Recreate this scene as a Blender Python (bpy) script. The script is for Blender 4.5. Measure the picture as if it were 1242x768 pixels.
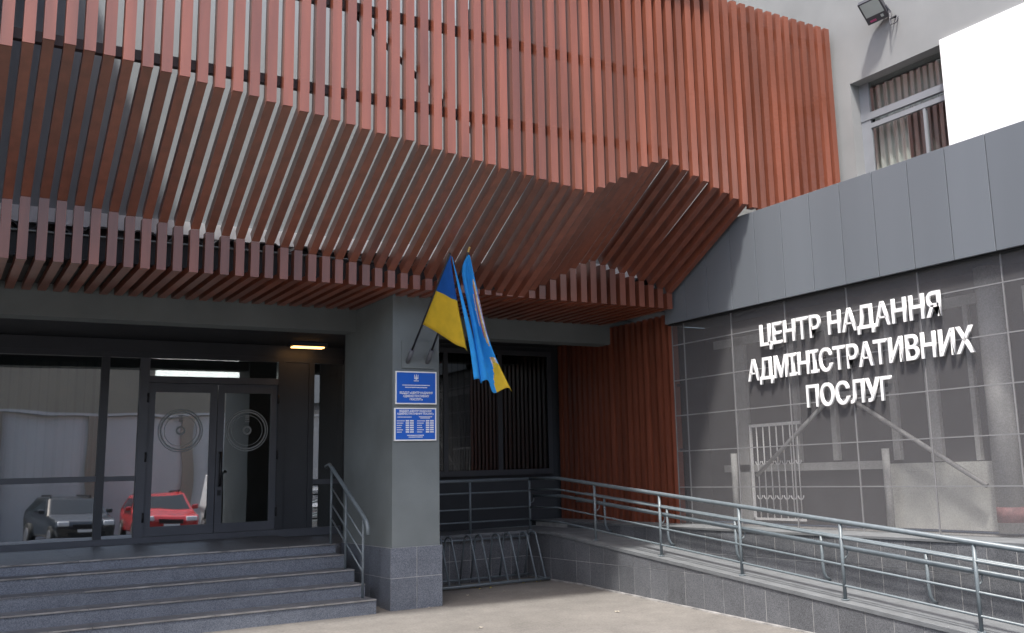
import bpy, bmesh, math, random
from mathutils import Vector, Matrix
random.seed(7)
sc = bpy.context.scene
for o in list(bpy.data.objects): bpy.data.objects.remove(o)
C = sc.collection

# ------------------------------------------------------------------ camera
cam = bpy.data.cameras.new('camera'); co = bpy.data.objects.new('camera', cam); C.objects.link(co)
cr = Vector((0.8391744, -0.5430219, -0.0302266)); cu = Vector((-0.0706999, -0.1640267, 0.9839191)); cf = Vector((0.5392475, 0.8235427, 0.1760386))
m = Matrix((cr, cu, -cf)).transposed().to_4x4(); m.translation = (0, 0, 1.6); co.matrix_world = m
cam.sensor_width = 36; cam.sensor_fit = 'HORIZONTAL'; cam.lens = 36 * 1213.53 / 1242
cam.shift_x = (621 - 711.14) / 1242; cam.shift_y = (352.59 - 384) / 1242
cam.clip_end = 3000; sc.camera = co
# ------------------------------------------------------------------ sky and sun
SUN = Vector((1, 1.0, -2.55)).normalized()
elev = math.asin(-SUN.z)
w = bpy.data.worlds.new('World'); sc.world = w; w.use_nodes = True
nt = w.node_tree; nt.nodes.clear()
sky = nt.nodes.new('ShaderNodeTexSky'); sky.sky_type = 'NISHITA'; sky.sun_disc = False
sky.sun_elevation = elev; sky.sun_rotation = math.atan2(-SUN.x, -SUN.y)
sky.air_density = 1.0; sky.dust_density = 4.0; sky.ozone_density = 1.0
bg = nt.nodes.new('ShaderNodeBackground'); bg.inputs[1].default_value = 0.15
wo = nt.nodes.new('ShaderNodeOutputWorld'); nt.links.new(sky.outputs[0], bg.inputs[0]); nt.links.new(bg.outputs[0], wo.inputs[0])
sl = bpy.data.lights.new('sun', 'SUN'); sl.energy = 2.6; sl.angle = math.radians(4.0); sl.color = (1, .97, .92)
so = bpy.data.objects.new('sun', sl); C.objects.link(so); so.rotation_euler = SUN.to_track_quat('-Z', 'Y').to_euler(); so.location = (-20, -20, 40)
sc.view_settings.view_transform = 'Standard'; sc.view_settings.look = 'None'; sc.view_settings.gamma = 1
sc.view_settings.use_curve_mapping = False
sc.view_settings.exposure = 1.2

# ------------------------------------------------------------------ materials
def mat(name, col, rough=.6, var=.12, scale=3., bump=0., bscale=60., spec=.5, metal=0., streak=False, emit=0., coat=0.):
    M = bpy.data.materials.new(name); M.use_nodes = True; t = M.node_tree; b = t.nodes['Principled BSDF']
    b.inputs['Roughness'].default_value = rough; b.inputs['Metallic'].default_value = metal
    b.inputs['Specular IOR Level'].default_value = spec; b.inputs['Coat Weight'].default_value = coat
    tc = t.nodes.new('ShaderNodeTexCoord'); src = tc.outputs['Object']
    if streak:
        mp = t.nodes.new('ShaderNodeMapping'); mp.inputs['Scale'].default_value = (1, 1, .12); t.links.new(src, mp.inputs[0]); src = mp.outputs[0]
    n = t.nodes.new('ShaderNodeTexNoise'); n.inputs['Scale'].default_value = scale; n.inputs['Detail'].default_value = 6
    t.links.new(src, n.inputs['Vector'])
    r = t.nodes.new('ShaderNodeValToRGB'); e = r.color_ramp.elements
    e[0].position = .3; e[1].position = .72
    e[0].color = (*[c * (1 - var) for c in col], 1); e[1].color = (*[min(1, c * (1 + var)) for c in col], 1)
    t.links.new(n.outputs[0], r.inputs[0]); t.links.new(r.outputs[0], b.inputs['Base Color'])
    if bump:
        n2 = t.nodes.new('ShaderNodeTexNoise'); n2.inputs['Scale'].default_value = bscale; n2.inputs['Detail'].default_value = 3
        t.links.new(tc.outputs['Object'], n2.inputs['Vector'])
        bp = t.nodes.new('ShaderNodeBump'); bp.inputs['Strength'].default_value = bump; bp.inputs['Distance'].default_value = .01
        t.links.new(n2.outputs[0], bp.inputs['Height']); t.links.new(bp.outputs[0], b.inputs['Normal'])
    if emit:
        b.inputs['Emission Color'].default_value = (*col, 1); b.inputs['Emission Strength'].default_value = emit
    return M
def rand_mat(M, amt=.18):
    # small per-piece difference of tone
    t = M.node_tree; b = t.nodes['Principled BSDF']; l = b.inputs['Base Color'].links[0]; s = l.from_socket
    oi = t.nodes.new('ShaderNodeObjectInfo'); mr = t.nodes.new('ShaderNodeMapRange'); mr.inputs[3].default_value = 1 - amt; mr.inputs[4].default_value = 1 + amt
    t.links.new(oi.outputs['Random'], mr.inputs[0])
    mx = t.nodes.new('ShaderNodeVectorMath'); mx.operation = 'SCALE'; t.links.new(s, mx.inputs[0]); t.links.new(mr.outputs[0], mx.inputs['Scale'])
    t.links.new(mx.outputs[0], b.inputs['Base Color']); return M
def granite(name, a, b2, rough=.45):
    M = bpy.data.materials.new(name); M.use_nodes = True; t = M.node_tree; b = t.nodes['Principled BSDF']; b.inputs['Roughness'].default_value = rough
    tc = t.nodes.new('ShaderNodeTexCoord')
    v = t.nodes.new('ShaderNodeTexVoronoi'); v.inputs['Scale'].default_value = 150; t.links.new(tc.outputs['Object'], v.inputs['Vector'])
    n = t.nodes.new('ShaderNodeTexNoise'); n.inputs['Scale'].default_value = 4; n.inputs['Detail'].default_value = 8; t.links.new(tc.outputs['Object'], n.inputs['Vector'])
    sx = t.nodes.new('ShaderNodeSeparateColor'); t.links.new(v.outputs['Color'], sx.inputs[0])
    mx = t.nodes.new('ShaderNodeMath'); mx.operation = 'MULTIPLY_ADD'; mx.inputs[1].default_value = .6; t.links.new(sx.outputs[0], mx.inputs[0])
    m2 = t.nodes.new('ShaderNodeMath'); m2.operation = 'MULTIPLY'; m2.inputs[1].default_value = .4; t.links.new(n.outputs[0], m2.inputs[0]); t.links.new(m2.outputs[0], mx.inputs[2])
    r = t.nodes.new('ShaderNodeValToRGB'); r.color_ramp.elements[0].color = (*a, 1); r.color_ramp.elements[1].color = (*b2, 1); r.color_ramp.elements[0].position = .2; r.color_ramp.elements[1].position = .85
    t.links.new(mx.outputs[0], r.inputs[0]); t.links.new(r.outputs[0], b.inputs['Base Color'])
    return rand_mat(M, .12)
def glass(name, tint=(.5, .52, .52), fac=.5, gl=(.9, .92, .92)):
    M = bpy.data.materials.new(name); M.use_nodes = True; t = M.node_tree; t.nodes.clear()
    tr = t.nodes.new('ShaderNodeBsdfTransparent'); tr.inputs[0].default_value = (*tint, 1)
    g = t.nodes.new('ShaderNodeBsdfGlossy'); g.inputs['Color'].default_value = (*gl, 1); g.inputs['Roughness'].default_value = .015
    tc = t.nodes.new('ShaderNodeTexCoord'); n = t.nodes.new('ShaderNodeTexNoise'); n.inputs['Scale'].default_value = .9; n.inputs['Detail'].default_value = 1
    bp = t.nodes.new('ShaderNodeBump'); bp.inputs['Strength'].default_value = .06; bp.inputs['Distance'].default_value = .05
    t.links.new(tc.outputs['Object'], n.inputs['Vector']); t.links.new(n.outputs[0], bp.inputs['Height']); t.links.new(bp.outputs[0], g.inputs['Normal'])
    mx = t.nodes.new('ShaderNodeMixShader'); mx.inputs[0].default_value = fac; o = t.nodes.new('ShaderNodeOutputMaterial')
    t.links.new(tr.outputs[0], mx.inputs[1]); t.links.new(g.outputs[0], mx.inputs[2]); t.links.new(mx.outputs[0], o.inputs[0]); return M
def perforated(name):
    M = bpy.data.materials.new(name); M.use_nodes = True; t = M.node_tree; b = t.nodes['Principled BSDF']
    b.inputs['Base Color'].default_value = (.15, .147, .153, 1); b.inputs['Roughness'].default_value = .5; b.inputs['Metallic'].default_value = .0
    tc = t.nodes.new('ShaderNodeTexCoord'); v = t.nodes.new('ShaderNodeTexNoise'); v.inputs['Scale'].default_value = 75; v.inputs['Detail'].default_value = 1
    t.links.new(tc.outputs['Object'], v.inputs['Vector'])
    lt = t.nodes.new('ShaderNodeMapRange'); lt.inputs[1].default_value = .3; lt.inputs[2].default_value = .7; lt.inputs[3].default_value = .46; lt.inputs[4].default_value = .60
    t.links.new(v.outputs[0], lt.inputs[0])
    tr = t.nodes.new('ShaderNodeBsdfTransparent'); mx = t.nodes.new('ShaderNodeMixShader'); o = t.nodes['Material Output']
    t.links.new(lt.outputs[0], mx.inputs[0]); t.links.new(b.outputs[0], mx.inputs[1]); t.links.new(tr.outputs[0], mx.inputs[2]); t.links.new(mx.outputs[0], o.inputs[0]); return M

M = {}
M['ground'] = mat('worn_concrete_paving', (.16, .15, .137), .9, .16, .55, .6, 45)
_t = M['ground'].node_tree; _b = _t.nodes['Principled BSDF']; _s = _b.inputs['Base Color'].links[0].from_socket
_tc = _t.nodes.new('ShaderNodeTexCoord'); _n = _t.nodes.new('ShaderNodeTexNoise'); _n.inputs['Scale'].default_value = 42; _n.inputs['Detail'].default_value = 5; _t.links.new(_tc.outputs['Object'], _n.inputs['Vector'])
_n2 = _t.nodes.new('ShaderNodeTexNoise'); _n2.inputs['Scale'].default_value = 3.2; _n2.inputs['Detail'].default_value = 7; _n2.inputs['Roughness'].default_value = .7; _t.links.new(_tc.outputs['Object'], _n2.inputs['Vector'])
_a = _t.nodes.new('ShaderNodeMath'); _a.operation = 'ADD'; _t.links.new(_n.outputs[0], _a.inputs[0]); _t.links.new(_n2.outputs[0], _a.inputs[1])
_r = _t.nodes.new('ShaderNodeMapRange'); _r.inputs[1].default_value = .6; _r.inputs[2].default_value = 1.4; _r.inputs[3].default_value = .68; _r.inputs[4].default_value = 1.3; _t.links.new(_a.outputs[0], _r.inputs[0])
_v = _t.nodes.new('ShaderNodeVectorMath'); _v.operation = 'SCALE'; _t.links.new(_s, _v.inputs[0]); _t.links.new(_r.outputs[0], _v.inputs['Scale']); _t.links.new(_v.outputs[0], _b.inputs['Base Color'])
M['asphalt'] = mat('dark_yard_asphalt', (.05, .05, .052), .9, .25, 2, .5, 60)
M['stucco'] = mat('grey_green_stucco', (.15, .17, .172), .85, .16, 1.3, .35, 160)
M['lightstucco'] = mat('pale_grey_stucco', (.255, .275, .29), .85, .06, 1.2, .3, 160)
M['wingstucco'] = mat('mid_grey_stucco', (.24, .245, .247), .85, .09, 1.2, .3, 160)
M['bluestucco'] = mat('blue_grey_stucco', (.27, .30, .33), .85, .10, .8, .3, 160)
M['slat'] = rand_mat(mat('red_brown_slat_paint', (.182, .054, .030), .36, .22, 7, .10, 30, .6, streak=True), .18)
_b = M['slat'].node_tree.nodes['Principled BSDF']; _b.inputs['Coat Weight'].default_value = .4; _b.inputs['Coat IOR'].default_value = 1.55; _b.inputs['Coat Roughness'].default_value = .28
M['rail'] = mat('dark_steel_paint', (.035, .02, .022), .6, .1)
M['granite'] = granite('blue_grey_granite', (.07, .08, .10), (.19, .21, .245))
M['granite_dark'] = granite('dark_granite', (.06, .063, .07), (.17, .176, .188))
M['grout'] = mat('pale_grout', (.38, .375, .365), .9, .2, 8)
M['nosing'] = mat('pale_step_edge', (.21, .205, .20), .75, .4, 6)
M['rampfloor'] = mat('grey_ramp_screed', (.135, .143, .15), .8, .15, 5, .3, 90)
M['band'] = rand_mat(mat('slate_composite_panel', (.135, .15, .168), .4, .07, 1.2, 0, 60, .5, streak=True), .05)
M['joint'] = mat('black_joint', (.012, .013, .015), .8, .05)
M['screen'] = perforated('perforated_dark_sheet')
M['seam'] = mat('screen_seam_profile', (.20, .20, .205), .5, .08)
M['white'] = mat('white_letter_paint', (.82, .82, .82), .4, .03)
M['whitewall'] = mat('white_banner', (.85, .85, .85), .6, .02)
M['steel'] = mat('grey_blue_rail_paint', (.125, .15, .165), .38, .12, 14, .05, 80, .5)
M['frame'] = mat('grey_window_frame', (.10, .105, .12), .45, .08)
M['darkframe'] = mat('dark_window_frame', (.045, .048, .055), .4, .08)
M['wingframe'] = mat('mid_grey_window_frame', (.22, .23, .25), .45, .06)
M['glass'] = glass('mirror_tinted_glass', (.5, .52, .52), .5)
M['clear'] = glass('window_glass', (.85, .87, .86), .14)
M['dim'] = glass('dim_bay_glass', (.35, .37, .38), .12)
M['blind'] = rand_mat(mat('pale_blind', (.5, .48, .43), .8, .1, 4), .1)
M['curtain'] = mat('pale_curtain', (.6, .6, .57), .8, .08, 4)
M['browncurtain'] = mat('brown_curtain', (.11, .10, .10), .8, .15, 4)
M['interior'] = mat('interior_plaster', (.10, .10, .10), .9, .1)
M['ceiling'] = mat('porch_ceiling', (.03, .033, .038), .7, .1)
M['black'] = mat('black_plastic', (.015, .015, .017), .4, .1)
M['blue'] = mat('plaque_blue', (.012, .11, .52), .35, .04)
M['flagblue'] = mat('flag_blue', (.012, .14, .55), .7, .08, 8, .2, 300)
M['flagsky'] = mat('flag_sky_blue', (.035, .42, .90), .7, .08, 8, .2, 300)
M['flagyellow'] = mat('flag_yellow', (.90, .66, .05), .7, .08, 8, .2, 300)
for _k in ('flagblue', 'flagsky', 'flagyellow'):
    _t = M[_k].node_tree; _b = _t.nodes['Principled BSDF']; _o = _t.nodes['Material Output']; _tr = _t.nodes.new('ShaderNodeBsdfTranslucent')
    _t.links.new(_b.inputs['Base Color'].links[0].from_socket, _tr.inputs[0]); _m = _t.nodes.new('ShaderNodeMixShader'); _m.inputs[0].default_value = .4
    _t.links.new(_b.outputs[0], _m.inputs[1]); _t.links.new(_tr.outputs[0], _m.inputs[2]); _t.links.new(_m.outputs[0], _o.inputs[0])
M['gold'] = mat('emblem_gold', (.62, .40, .12), .6, .3, 30)
M['emblem'] = mat('emblem_pale', (.65, .58, .55), .6, .3, 30)
M['magenta'] = mat('emblem_crimson', (.40, .06, .16), .6, .3, 30)
M['frost'] = mat('frosted_film', (.26, .28, .285), .7, .05)
M['lampwarm'] = mat('warm_lamp_diffuser', (1, .5, .16), .5, .02, emit=2.2)
M['coldglow'] = mat('cold_white_glow', (1, 1, .97), .5, .02, emit=5)
M['housing'] = mat('lamp_housing', (.05, .05, .06), .45, .1)
M['lens'] = mat('lamp_lens', (.38, .42, .41), .15, .05)
M['corrugated'] = mat('dark_corrugated_sheet', (.03, .032, .036), .5, .2)
M['flash'] = mat('white_flashing', (.85, .86, .88), .5, .04)
M['trim'] = mat('pale_window_trim', (.42, .42, .41), .7, .12, 5)
M['redmark'] = mat('red_paint_mark', (.30, .15, .15), .6, .3, 20)
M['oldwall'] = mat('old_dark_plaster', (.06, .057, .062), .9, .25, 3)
M['paleold'] = mat('pale_old_plaster', (.62, .62, .58), .85, .12, 3)
M['opp'] = mat('light_concrete_wall', (.48, .47, .45), .85, .12, .8, streak=True)
M['oppbeige'] = mat('beige_plaster', (.27, .23, .18), .85, .12, .5, streak=True)
M['leaf'] = mat('yellow_leaf', (.50, .42, .10), .7, .3, 40)
M['paper'] = mat('pale_litter', (.40, .36, .30), .7, .2, 40)
M['tyre'] = mat('tyre_rubber', (.02, .02, .02), .8, .1); M['rim'] = mat('alloy_rim', (.4, .4, .42), .3, .05, metal=.8)
M['carglass'] = mat('car_glass', (.01, .016, .02), .03, .02, spec=.5); M['headlight'] = mat('headlight_glass', (.75, .77, .8), .1, .05)
M['carblack'] = mat('dark_car_paint', (.018, .022, .026), .2, .05, coat=.6); M['carred'] = mat('red_car_paint', (.42, .025, .025), .2, .05, coat=.6)
M['carwhite'] = mat('white_car_paint', (.7, .7, .7), .25, .03, coat=.6); M['carsilver'] = mat('silver_car_paint', (.55, .57, .6), .25, .03, coat=.6)

# ------------------------------------------------------------------ helpers
def link(o, parent=None):
    C.objects.link(o)
    if parent is not None: o.parent = parent; o.matrix_parent_inverse = Matrix.Identity(4)
    return o
def mesh(name, vs, fs, m=None, parent=None, smooth=False):
    me = bpy.data.meshes.new(name); me.from_pydata([tuple(v) for v in vs], [], fs); me.update()
    if m: me.materials.append(M[m])
    if smooth:
        for p in me.polygons: p.use_smooth = True
    return link(bpy.data.objects.new(name, me), parent)
BF = [(0, 3, 2, 1), (4, 5, 6, 7), (0, 1, 5, 4), (1, 2, 6, 5), (2, 3, 7, 6), (3, 0, 4, 7)]
def bv(x0, x1, y0, y1, z0, z1):
    return [(x0, y0, z0), (x1, y0, z0), (x1, y1, z0), (x0, y1, z0), (x0, y0, z1), (x1, y0, z1), (x1, y1, z1), (x0, y1, z1)]
class MB:
    def __init__(s): s.v = []; s.f = []
    def add(s, v, f):
        n = len(s.v); s.v += [tuple(a) for a in v]; s.f += [tuple(i + n for i in q) for q in f]; return s
    def box(s, *a): return s.add(bv(*a), BF)
    def tube(s, pts, r, n=10, caps=True):
        P = [Vector(p) for p in pts]; rings = []
        up = None
        for i, p in enumerate(P):
            d = (P[min(i + 1, len(P) - 1)] - P[max(i - 1, 0)]).normalized()
            if up is None: up = Vector((0, 0, 1)) if abs(d.z) < .9 else Vector((1, 0, 0))
            a = d.cross(up).normalized(); b = a.cross(d).normalized(); up = b
            rings.append([p + (a * math.cos(2 * math.pi * k / n) + b * math.sin(2 * math.pi * k / n)) * r for k in range(n)])
        vs = [v for q in rings for v in q]; fs = []
        for i in range(len(P) - 1):
            for k in range(n): fs.append((i * n + k, i * n + (k + 1) % n, (i + 1) * n + (k + 1) % n, (i + 1) * n + k))
        if caps: fs.append(tuple(range(n))[::-1]); fs.append(tuple(range((len(P) - 1) * n, len(P) * n)))
        return s.add(vs, fs)
    def build(s, name, m, parent=None, smooth=False, bevel=0):
        o = mesh(name, s.v, s.f, m, parent, smooth)
        if bevel:
            b = o.modifiers.new('bevel', 'BEVEL'); b.width = bevel; b.segments = 2; b.limit_method = 'ANGLE'
        return o
def box(name, m, parent, *a, bevel=0): return MB().box(*a).build(name, m, parent, bevel=bevel)
def tube(name, m, parent, pts, r, n=10): 
    o = MB().tube(pts, r, n).build(name, m, parent)
    for p in o.data.polygons: p.use_smooth = len(p.vertices) == 4
    return o
def thing(name, label, cat, loc=(0, 0, 0), group=None):
    o = bpy.data.objects.new(name, None); o.empty_display_size = .2; C.objects.link(o)
    o['label'] = label; o['category'] = cat
    if group: o['group'] = group
    return o
def tag(o, label, cat, group=None):
    o['label'] = label; o['category'] = cat
    if group: o['group'] = group
    return o
def structure(o): o['kind'] = 'structure'; return o
def lerp(a, b, t): return a + (b - a) * t
def pl(x, pts):
    for (a, za), (b, zb) in zip(pts, pts[1:]):
        if x <= b: return lerp(za, zb, (x - a) / (b - a))
    return pts[-1][1]

# ------------------------------------------------------------------ ground
def gz(y): return -0.2 if y < 6.8 else (-.035 * (12.5 - y) if y < 12.5 else 0.0)
ys = [-300, -40, -10, 0, 6.8] + [6.8 + .57 * k for k in range(1, 11)] + [13, 20, 60, 300]
vs = []; fs = []
for y in ys:
    for x in (-300, -20, 0, 10, 20, 300): vs.append((x, y, gz(y) - (.02 if y > 13.5 else 0)))
for i in range(len(ys) - 1):
    for k in range(5): fs.append((i * 6 + k, i * 6 + k + 1, i * 6 + k + 7, i * 6 + k + 6))
structure(mesh('ground', vs, fs, 'ground'))
structure(mesh('added_dark_asphalt', [(-60, -60, -.196), (60, -60, -.196), (60, 6.75, -.196), (-60, 6.75, -.196)], [(0, 1, 2, 3)], 'asphalt'))  # dark sheet added out of view to cut bounce onto the canopy

# ------------------------------------------------------------------ main building shell
B = thing('office_building', 'grey rendered office building with deep dark entrance porch behind the brown slats', 'building')
box('upper_wall', 'lightstucco', B, -9, 10.84, 12.2, 12.5, 4.62, 12)
box('entrance_beam', 'stucco', B, -9, 9.6, 13.25, 13.6, 3.58, 3.97)
box('beam_bearing', 'stucco', B, 4.86, 5.48, 12.6, 13.249, 3.6, 3.96)
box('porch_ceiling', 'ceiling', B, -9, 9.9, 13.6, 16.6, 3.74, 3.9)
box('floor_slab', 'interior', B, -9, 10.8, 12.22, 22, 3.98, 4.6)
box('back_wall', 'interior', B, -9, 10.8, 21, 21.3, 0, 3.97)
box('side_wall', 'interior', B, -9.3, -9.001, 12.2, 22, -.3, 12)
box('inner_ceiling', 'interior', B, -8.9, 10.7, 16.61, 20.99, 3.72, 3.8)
box('glazing_fascia', 'darkframe', B, -9, 9.5, 16.2, 16.35, 3.54, 3.73)
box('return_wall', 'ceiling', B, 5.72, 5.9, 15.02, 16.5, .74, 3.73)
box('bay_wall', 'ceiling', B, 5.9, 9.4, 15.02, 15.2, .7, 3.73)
box('added_sun_ledge', 'bluestucco', B, -9, 8.3, 9.5, 10.75, 8.0, 8.2)  # added above the view, keeps direct sun off the canopy underside
box('added_shade_deck', 'bluestucco', B, 5.9, 8.3, 10.751, 12.199, 8.0, 8.2)  # added out of view, shades the wall behind the right-hand slats
box('added_shade_deck', 'bluestucco', B, -9, .85, 10.751, 12.199, 8.0, 8.2)  # added out of view, shades the left end of the upper wall
mb = MB(); n = 340                                                       # corrugated roofing above the porch
for k in range(n + 1):
    x = -6 + 15 * k / n; ph = (x / .46) % 1.0
    z = 4.30 + .085 * min(1, max(0, (abs(ph - .5) * 2 - .25) / .35))
    for (y, dz) in ((11.82, 0), (12.19, .05), (12.19, .035), (11.82, -.022)): mb.v.append((x, y, z + dz))
for k in range(n):
    a = k * 4; b_ = a + 4
    for i in range(4): mb.f.append((a + i, a + (i + 1) % 4, b_ + (i + 1) % 4, b_ + i))
mb.build('corrugated_sheet', 'corrugated', B)
box('flashing', 'flash', B, -6, 8.95, 12.15, 12.198, 4.44, 4.62)
box('dark_gap_board', 'corrugated', B, -6, 8.95, 11.84, 11.9, 4.0, 4.29)  # dark board put where the unlit hollow behind the slats shows
tube('conduit', 'steel', B, [(-6, 11.8, 4.265), (8.95, 11.8, 4.265)], .012, 6)

# ------------------------------------------------------------------ slat canopy
SC = thing('slat_canopy', 'folded canopy of red brown vertical slats hanging over the entrance', 'canopy')
YF, Y2, Z3, ZT, YB = 9.64, 11.37, 3.87, 7.92, 13.2
PZ1 = [(-9, 5.1), (-4.2, 5.5), (-1.9, 4.55), (.66, 5.555), (6.42, 4.862), (7.55, 5.46), (9.06, 4.97), (20, 4.97)]
PZ2 = [(-9, 4.1), (-4.2, 4.5), (-1.9, 3.95), (.72, 4.535), (6.40, 3.865), (7.53, 4.47), (9.06, 4.055), (20, 4.055)]
def slat(x):
    W, D = .048, .115; mb = MB(); z1, z2 = pl(x, PZ1) + random.uniform(-.008, .008), pl(x, PZ2) + random.uniform(-.008, .008); x += random.uniform(-.004, .004)
    if x > 9.0: return mb.box(x - W, x + W, YF, YF + D, 4.99, ZT)
    mb.box(x - W, x + W, YF, YF + D, z1, ZT + random.uniform(-.01, .01))
    d = Vector((0, Y2 - YF, z2 - z1)).normalized(); nn = Vector((0, -d.z, d.y)) * D
    a = Vector((0, YF + .012, z1 + .004)); b = Vector((0, Y2 + .004, z2 + .002)); w_ = W - .002
    a2 = a + nn; b2 = b + nn
    vs = [(x - w_, *a[1:]), (x + w_, *a[1:]), (x + w_, *b[1:]), (x - w_, *b[1:]), (x - w_, *a2[1:]), (x + w_, *a2[1:]), (x + w_, *b2[1:]), (x - w_, *b2[1:])]
    mb.add(vs, BF)
    if z2 - Z3 > .02: mb.box(x - W + .001, x + W - .001, Y2, Y2 + D, Z3 - .003, z2)
    mb.box(x - W + .003, x + W - .003, Y2 + .006, YB, Z3, Z3 + .08)
    return mb
for k in range(-34, 64): slat(.31 + .165 * k).build('slat', 'slat', SC)
for z in (5.6, 6.6, 7.68): box('rail', 'rail', SC, -5.4, 10.83, YF + .118, YF + .19, z - .05, z + .05)
for a, b in (((3.0, 7.0), (4.95, 5.45)), ((7.1, 6.75), (9.1, 8.05)), ((9.1, 8.0), (10.6, 5.6))):
    MB().tube([(a[0], YF + .22, a[1]), (b[0], YF + .22, b[1])], .035, 4).build('brace', 'rail', SC)
for x in (-5.2, 8.9): box('standoff', 'rail', SC, x - .04, x + .04, YF + .19, 12.199, 6.56, 6.64)

# ------------------------------------------------------------------ tiles
def tile_run(parent, m, axis, plane, a0, a1, step, rows, out, thick=.018, gap=.008, first=0.):
    """rows: list of (lo, hi) where lo / hi are numbers or functions of the running coordinate"""
    a = a0 - first
    f = lambda q, t: q(t) if callable(q) else q
    while a < a1 - .01:
        s, e = max(a, a0) + gap / 2, min(a + step, a1) - gap / 2; a += step
        if e - s < .02: continue
        for lo, hi in rows:
            zs = (f(lo, s) + gap / 2, f(lo, e) + gap / 2, f(hi, s) - gap / 2, f(hi, e) - gap / 2)
            if max(zs[2] - zs[0], zs[3] - zs[1]) < .02: continue
            zs = (zs[0], zs[1], max(zs[2], zs[0] + .002), max(zs[3], zs[1] + .002))
            p0 = plane; p1 = plane + out * thick
            pr = random.uniform(-.0015, .0015); p1 += pr
            P = [(s, zs[0]), (e, zs[1]), (e, zs[3]), (s, zs[2])]
            if axis == 'y': v = [(p0, t, z) for t, z in P] + [(p1, t, z) for t, z in P]
            else: v = [(t, p0, z) for t, z in P] + [(t, p1, z) for t, z in P]
            mesh('granite_tile', v, BF, m, parent)

# ------------------------------------------------------------------ pillar
P = thing('pillar', 'grey rendered pillar with granite clad foot beside the entrance steps', 'pillar')
box('shaft', 'stucco', P, 4.85, 5.49, 11.945, 13.7, .0, 3.94)
box('plinth_core', 'grout', P, 4.8285, 5.5115, 11.9235, 13.705, -.05, .722)
tile_run(P, 'granite', 'x', 11.937, 4.825, 5.515, .345, [(-.04, .36), (.36, .725)], -1)
tile_run(P, 'granite', 'y', 4.842, 11.92, 13.7, .345, [(-.04, .36), (.36, .725)], -1)
tile_run(P, 'granite', 'y', 5.498, 11.92, 13.7, .345, [(-.04, .36), (.36, .725)], 1)

# ------------------------------------------------------------------ steps and landing
S = thing('entrance_steps', 'wide blue grey granite steps leading up to the glass doors', 'steps')
SY = [11.85, 12.22, 12.59, 12.95, 13.30]; SZ = [.15, .30, .45, .615, .735]
for i, (y, z) in enumerate(zip(SY, SZ)):
    xe = 4.62 - .002 * i; lo = -.06 if i == 0 else SZ[i - 1] - .03
    st = box('step', 'granite', S, -7, xe, y + .012, (SY[i + 1] + .1 if i < 4 else 16.5), lo, z - .02)
    x = -7.0; k = 0
    while x < xe - .01:                                                   # tread slabs with a worn pale edge
        x1 = min(x + 1.22, xe)
        box('tread_slab', 'granite_dark', st, x + .002, x1 - .002, y + .006, (SY[i + 1] + .012 if i < 4 else 16.3), z - .0195, z)
        if not (i == 2 and abs(x - .3) < .62): box('step_edge', 'nosing', st, x + .003, x1 - .003, y - .003, y + .0055, z - .016, z + .0015)
        x = x1
structure(box('landing', 'granite_dark', None, 4.63, 9.1, 13.95, 16.4, .3, .69))

# ------------------------------------------------------------------ entrance glazing
G = thing('entrance_glazing', 'dark framed glass front with double doors at the top of the steps', 'glass front')
GY = 16.25
def fr(parent, x0, x1, z0, z1, m='frame', name='frame_bar', d=.05, o=0): return box(name, m, parent, x0, x1, GY - d + o, GY + d + o, z0, z1)
def pane(parent, x0, x1, z0, z1, m='glass', y=GY): return box('pane', m, parent, x0, x1, y - .004, y + .004, z0, z1)
fr(G, -7, 5.7, .70, .82); fr(G, -7, 5.7, 3.46, 3.539, 'darkframe')
for x in (-5.2, -3.4, -1.6, .25): fr(G, x - .05, x + .05, .821, 3.459)
fr(G, 2.04, 2.15, .821, 3.459, 'darkframe')
for a, b in ((-6.9, -5.25), (-5.15, -3.45), (-3.35, -1.65), (-1.55, .2), (.3, 2.039)):
    fr(G, a - .04, b, 1.64, 1.72, d=.045); pane(G, a - .04, b, .822, 1.639); pane(G, a - .04, b, 1.721, 3.458)
fr(G, 2.151, 2.57, 1.64, 1.71, d=.045); pane(G, 2.151, 2.57, .822, 1.639); pane(G, 2.151, 2.57, 1.711, 3.458)
fr(G, 2.571, 2.70, .821, 3.459, 'frame', d=.06); fr(G, 4.63, 4.74, .821, 3.459, 'darkframe', d=.06)
fr(G, 2.701, 4.629, 3.09, 3.19, 'frame', d=.06); pane(G, 2.701, 4.629, 3.191, 3.458)
def door(x0, x1, hinge):
    d = box('door', 'frame', G, x0, x1, GY - .03, GY + .03, .825, .96)
    d['label'] = 'glazed door leaf with round frosted seal'
    q = dict(y0=GY - .029, y1=GY + .029)
    for a, b, c, e in ((x0, x0 + .1, .961, 3.085), (x1 - .1, x1, .961, 3.085), (x0 + .101, x1 - .101, 2.95, 3.085)): box('leaf_bar', 'frame', d, a, b, q['y0'], q['y1'], c, e)
    pane(d, x0 + .101, x1 - .101, .961, 2.949)
    hx = x1 + .01 if hinge == 'r' else x0 - .01
    for z in (1.1, 1.98, 2.86):
        tube('hinge', 'black', d, [(hx, GY - .05, z - .07), (hx, GY - .05, z + .07)], .018, 8)
    return d
d1 = door(2.70, 3.70, 'l'); d2 = door(3.71, 4.63, 'r')
tube('handle', 'black', d2, [(3.765, GY - .03, 2.03), (3.765, GY - .1, 2.03), (3.765, GY - .1, 1.53), (3.765, GY - .03, 1.53)], .022, 8)
box('lock', 'black', d2, 3.74, 3.79, GY - .05, GY - .0301, 1.38, 1.46)
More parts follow.
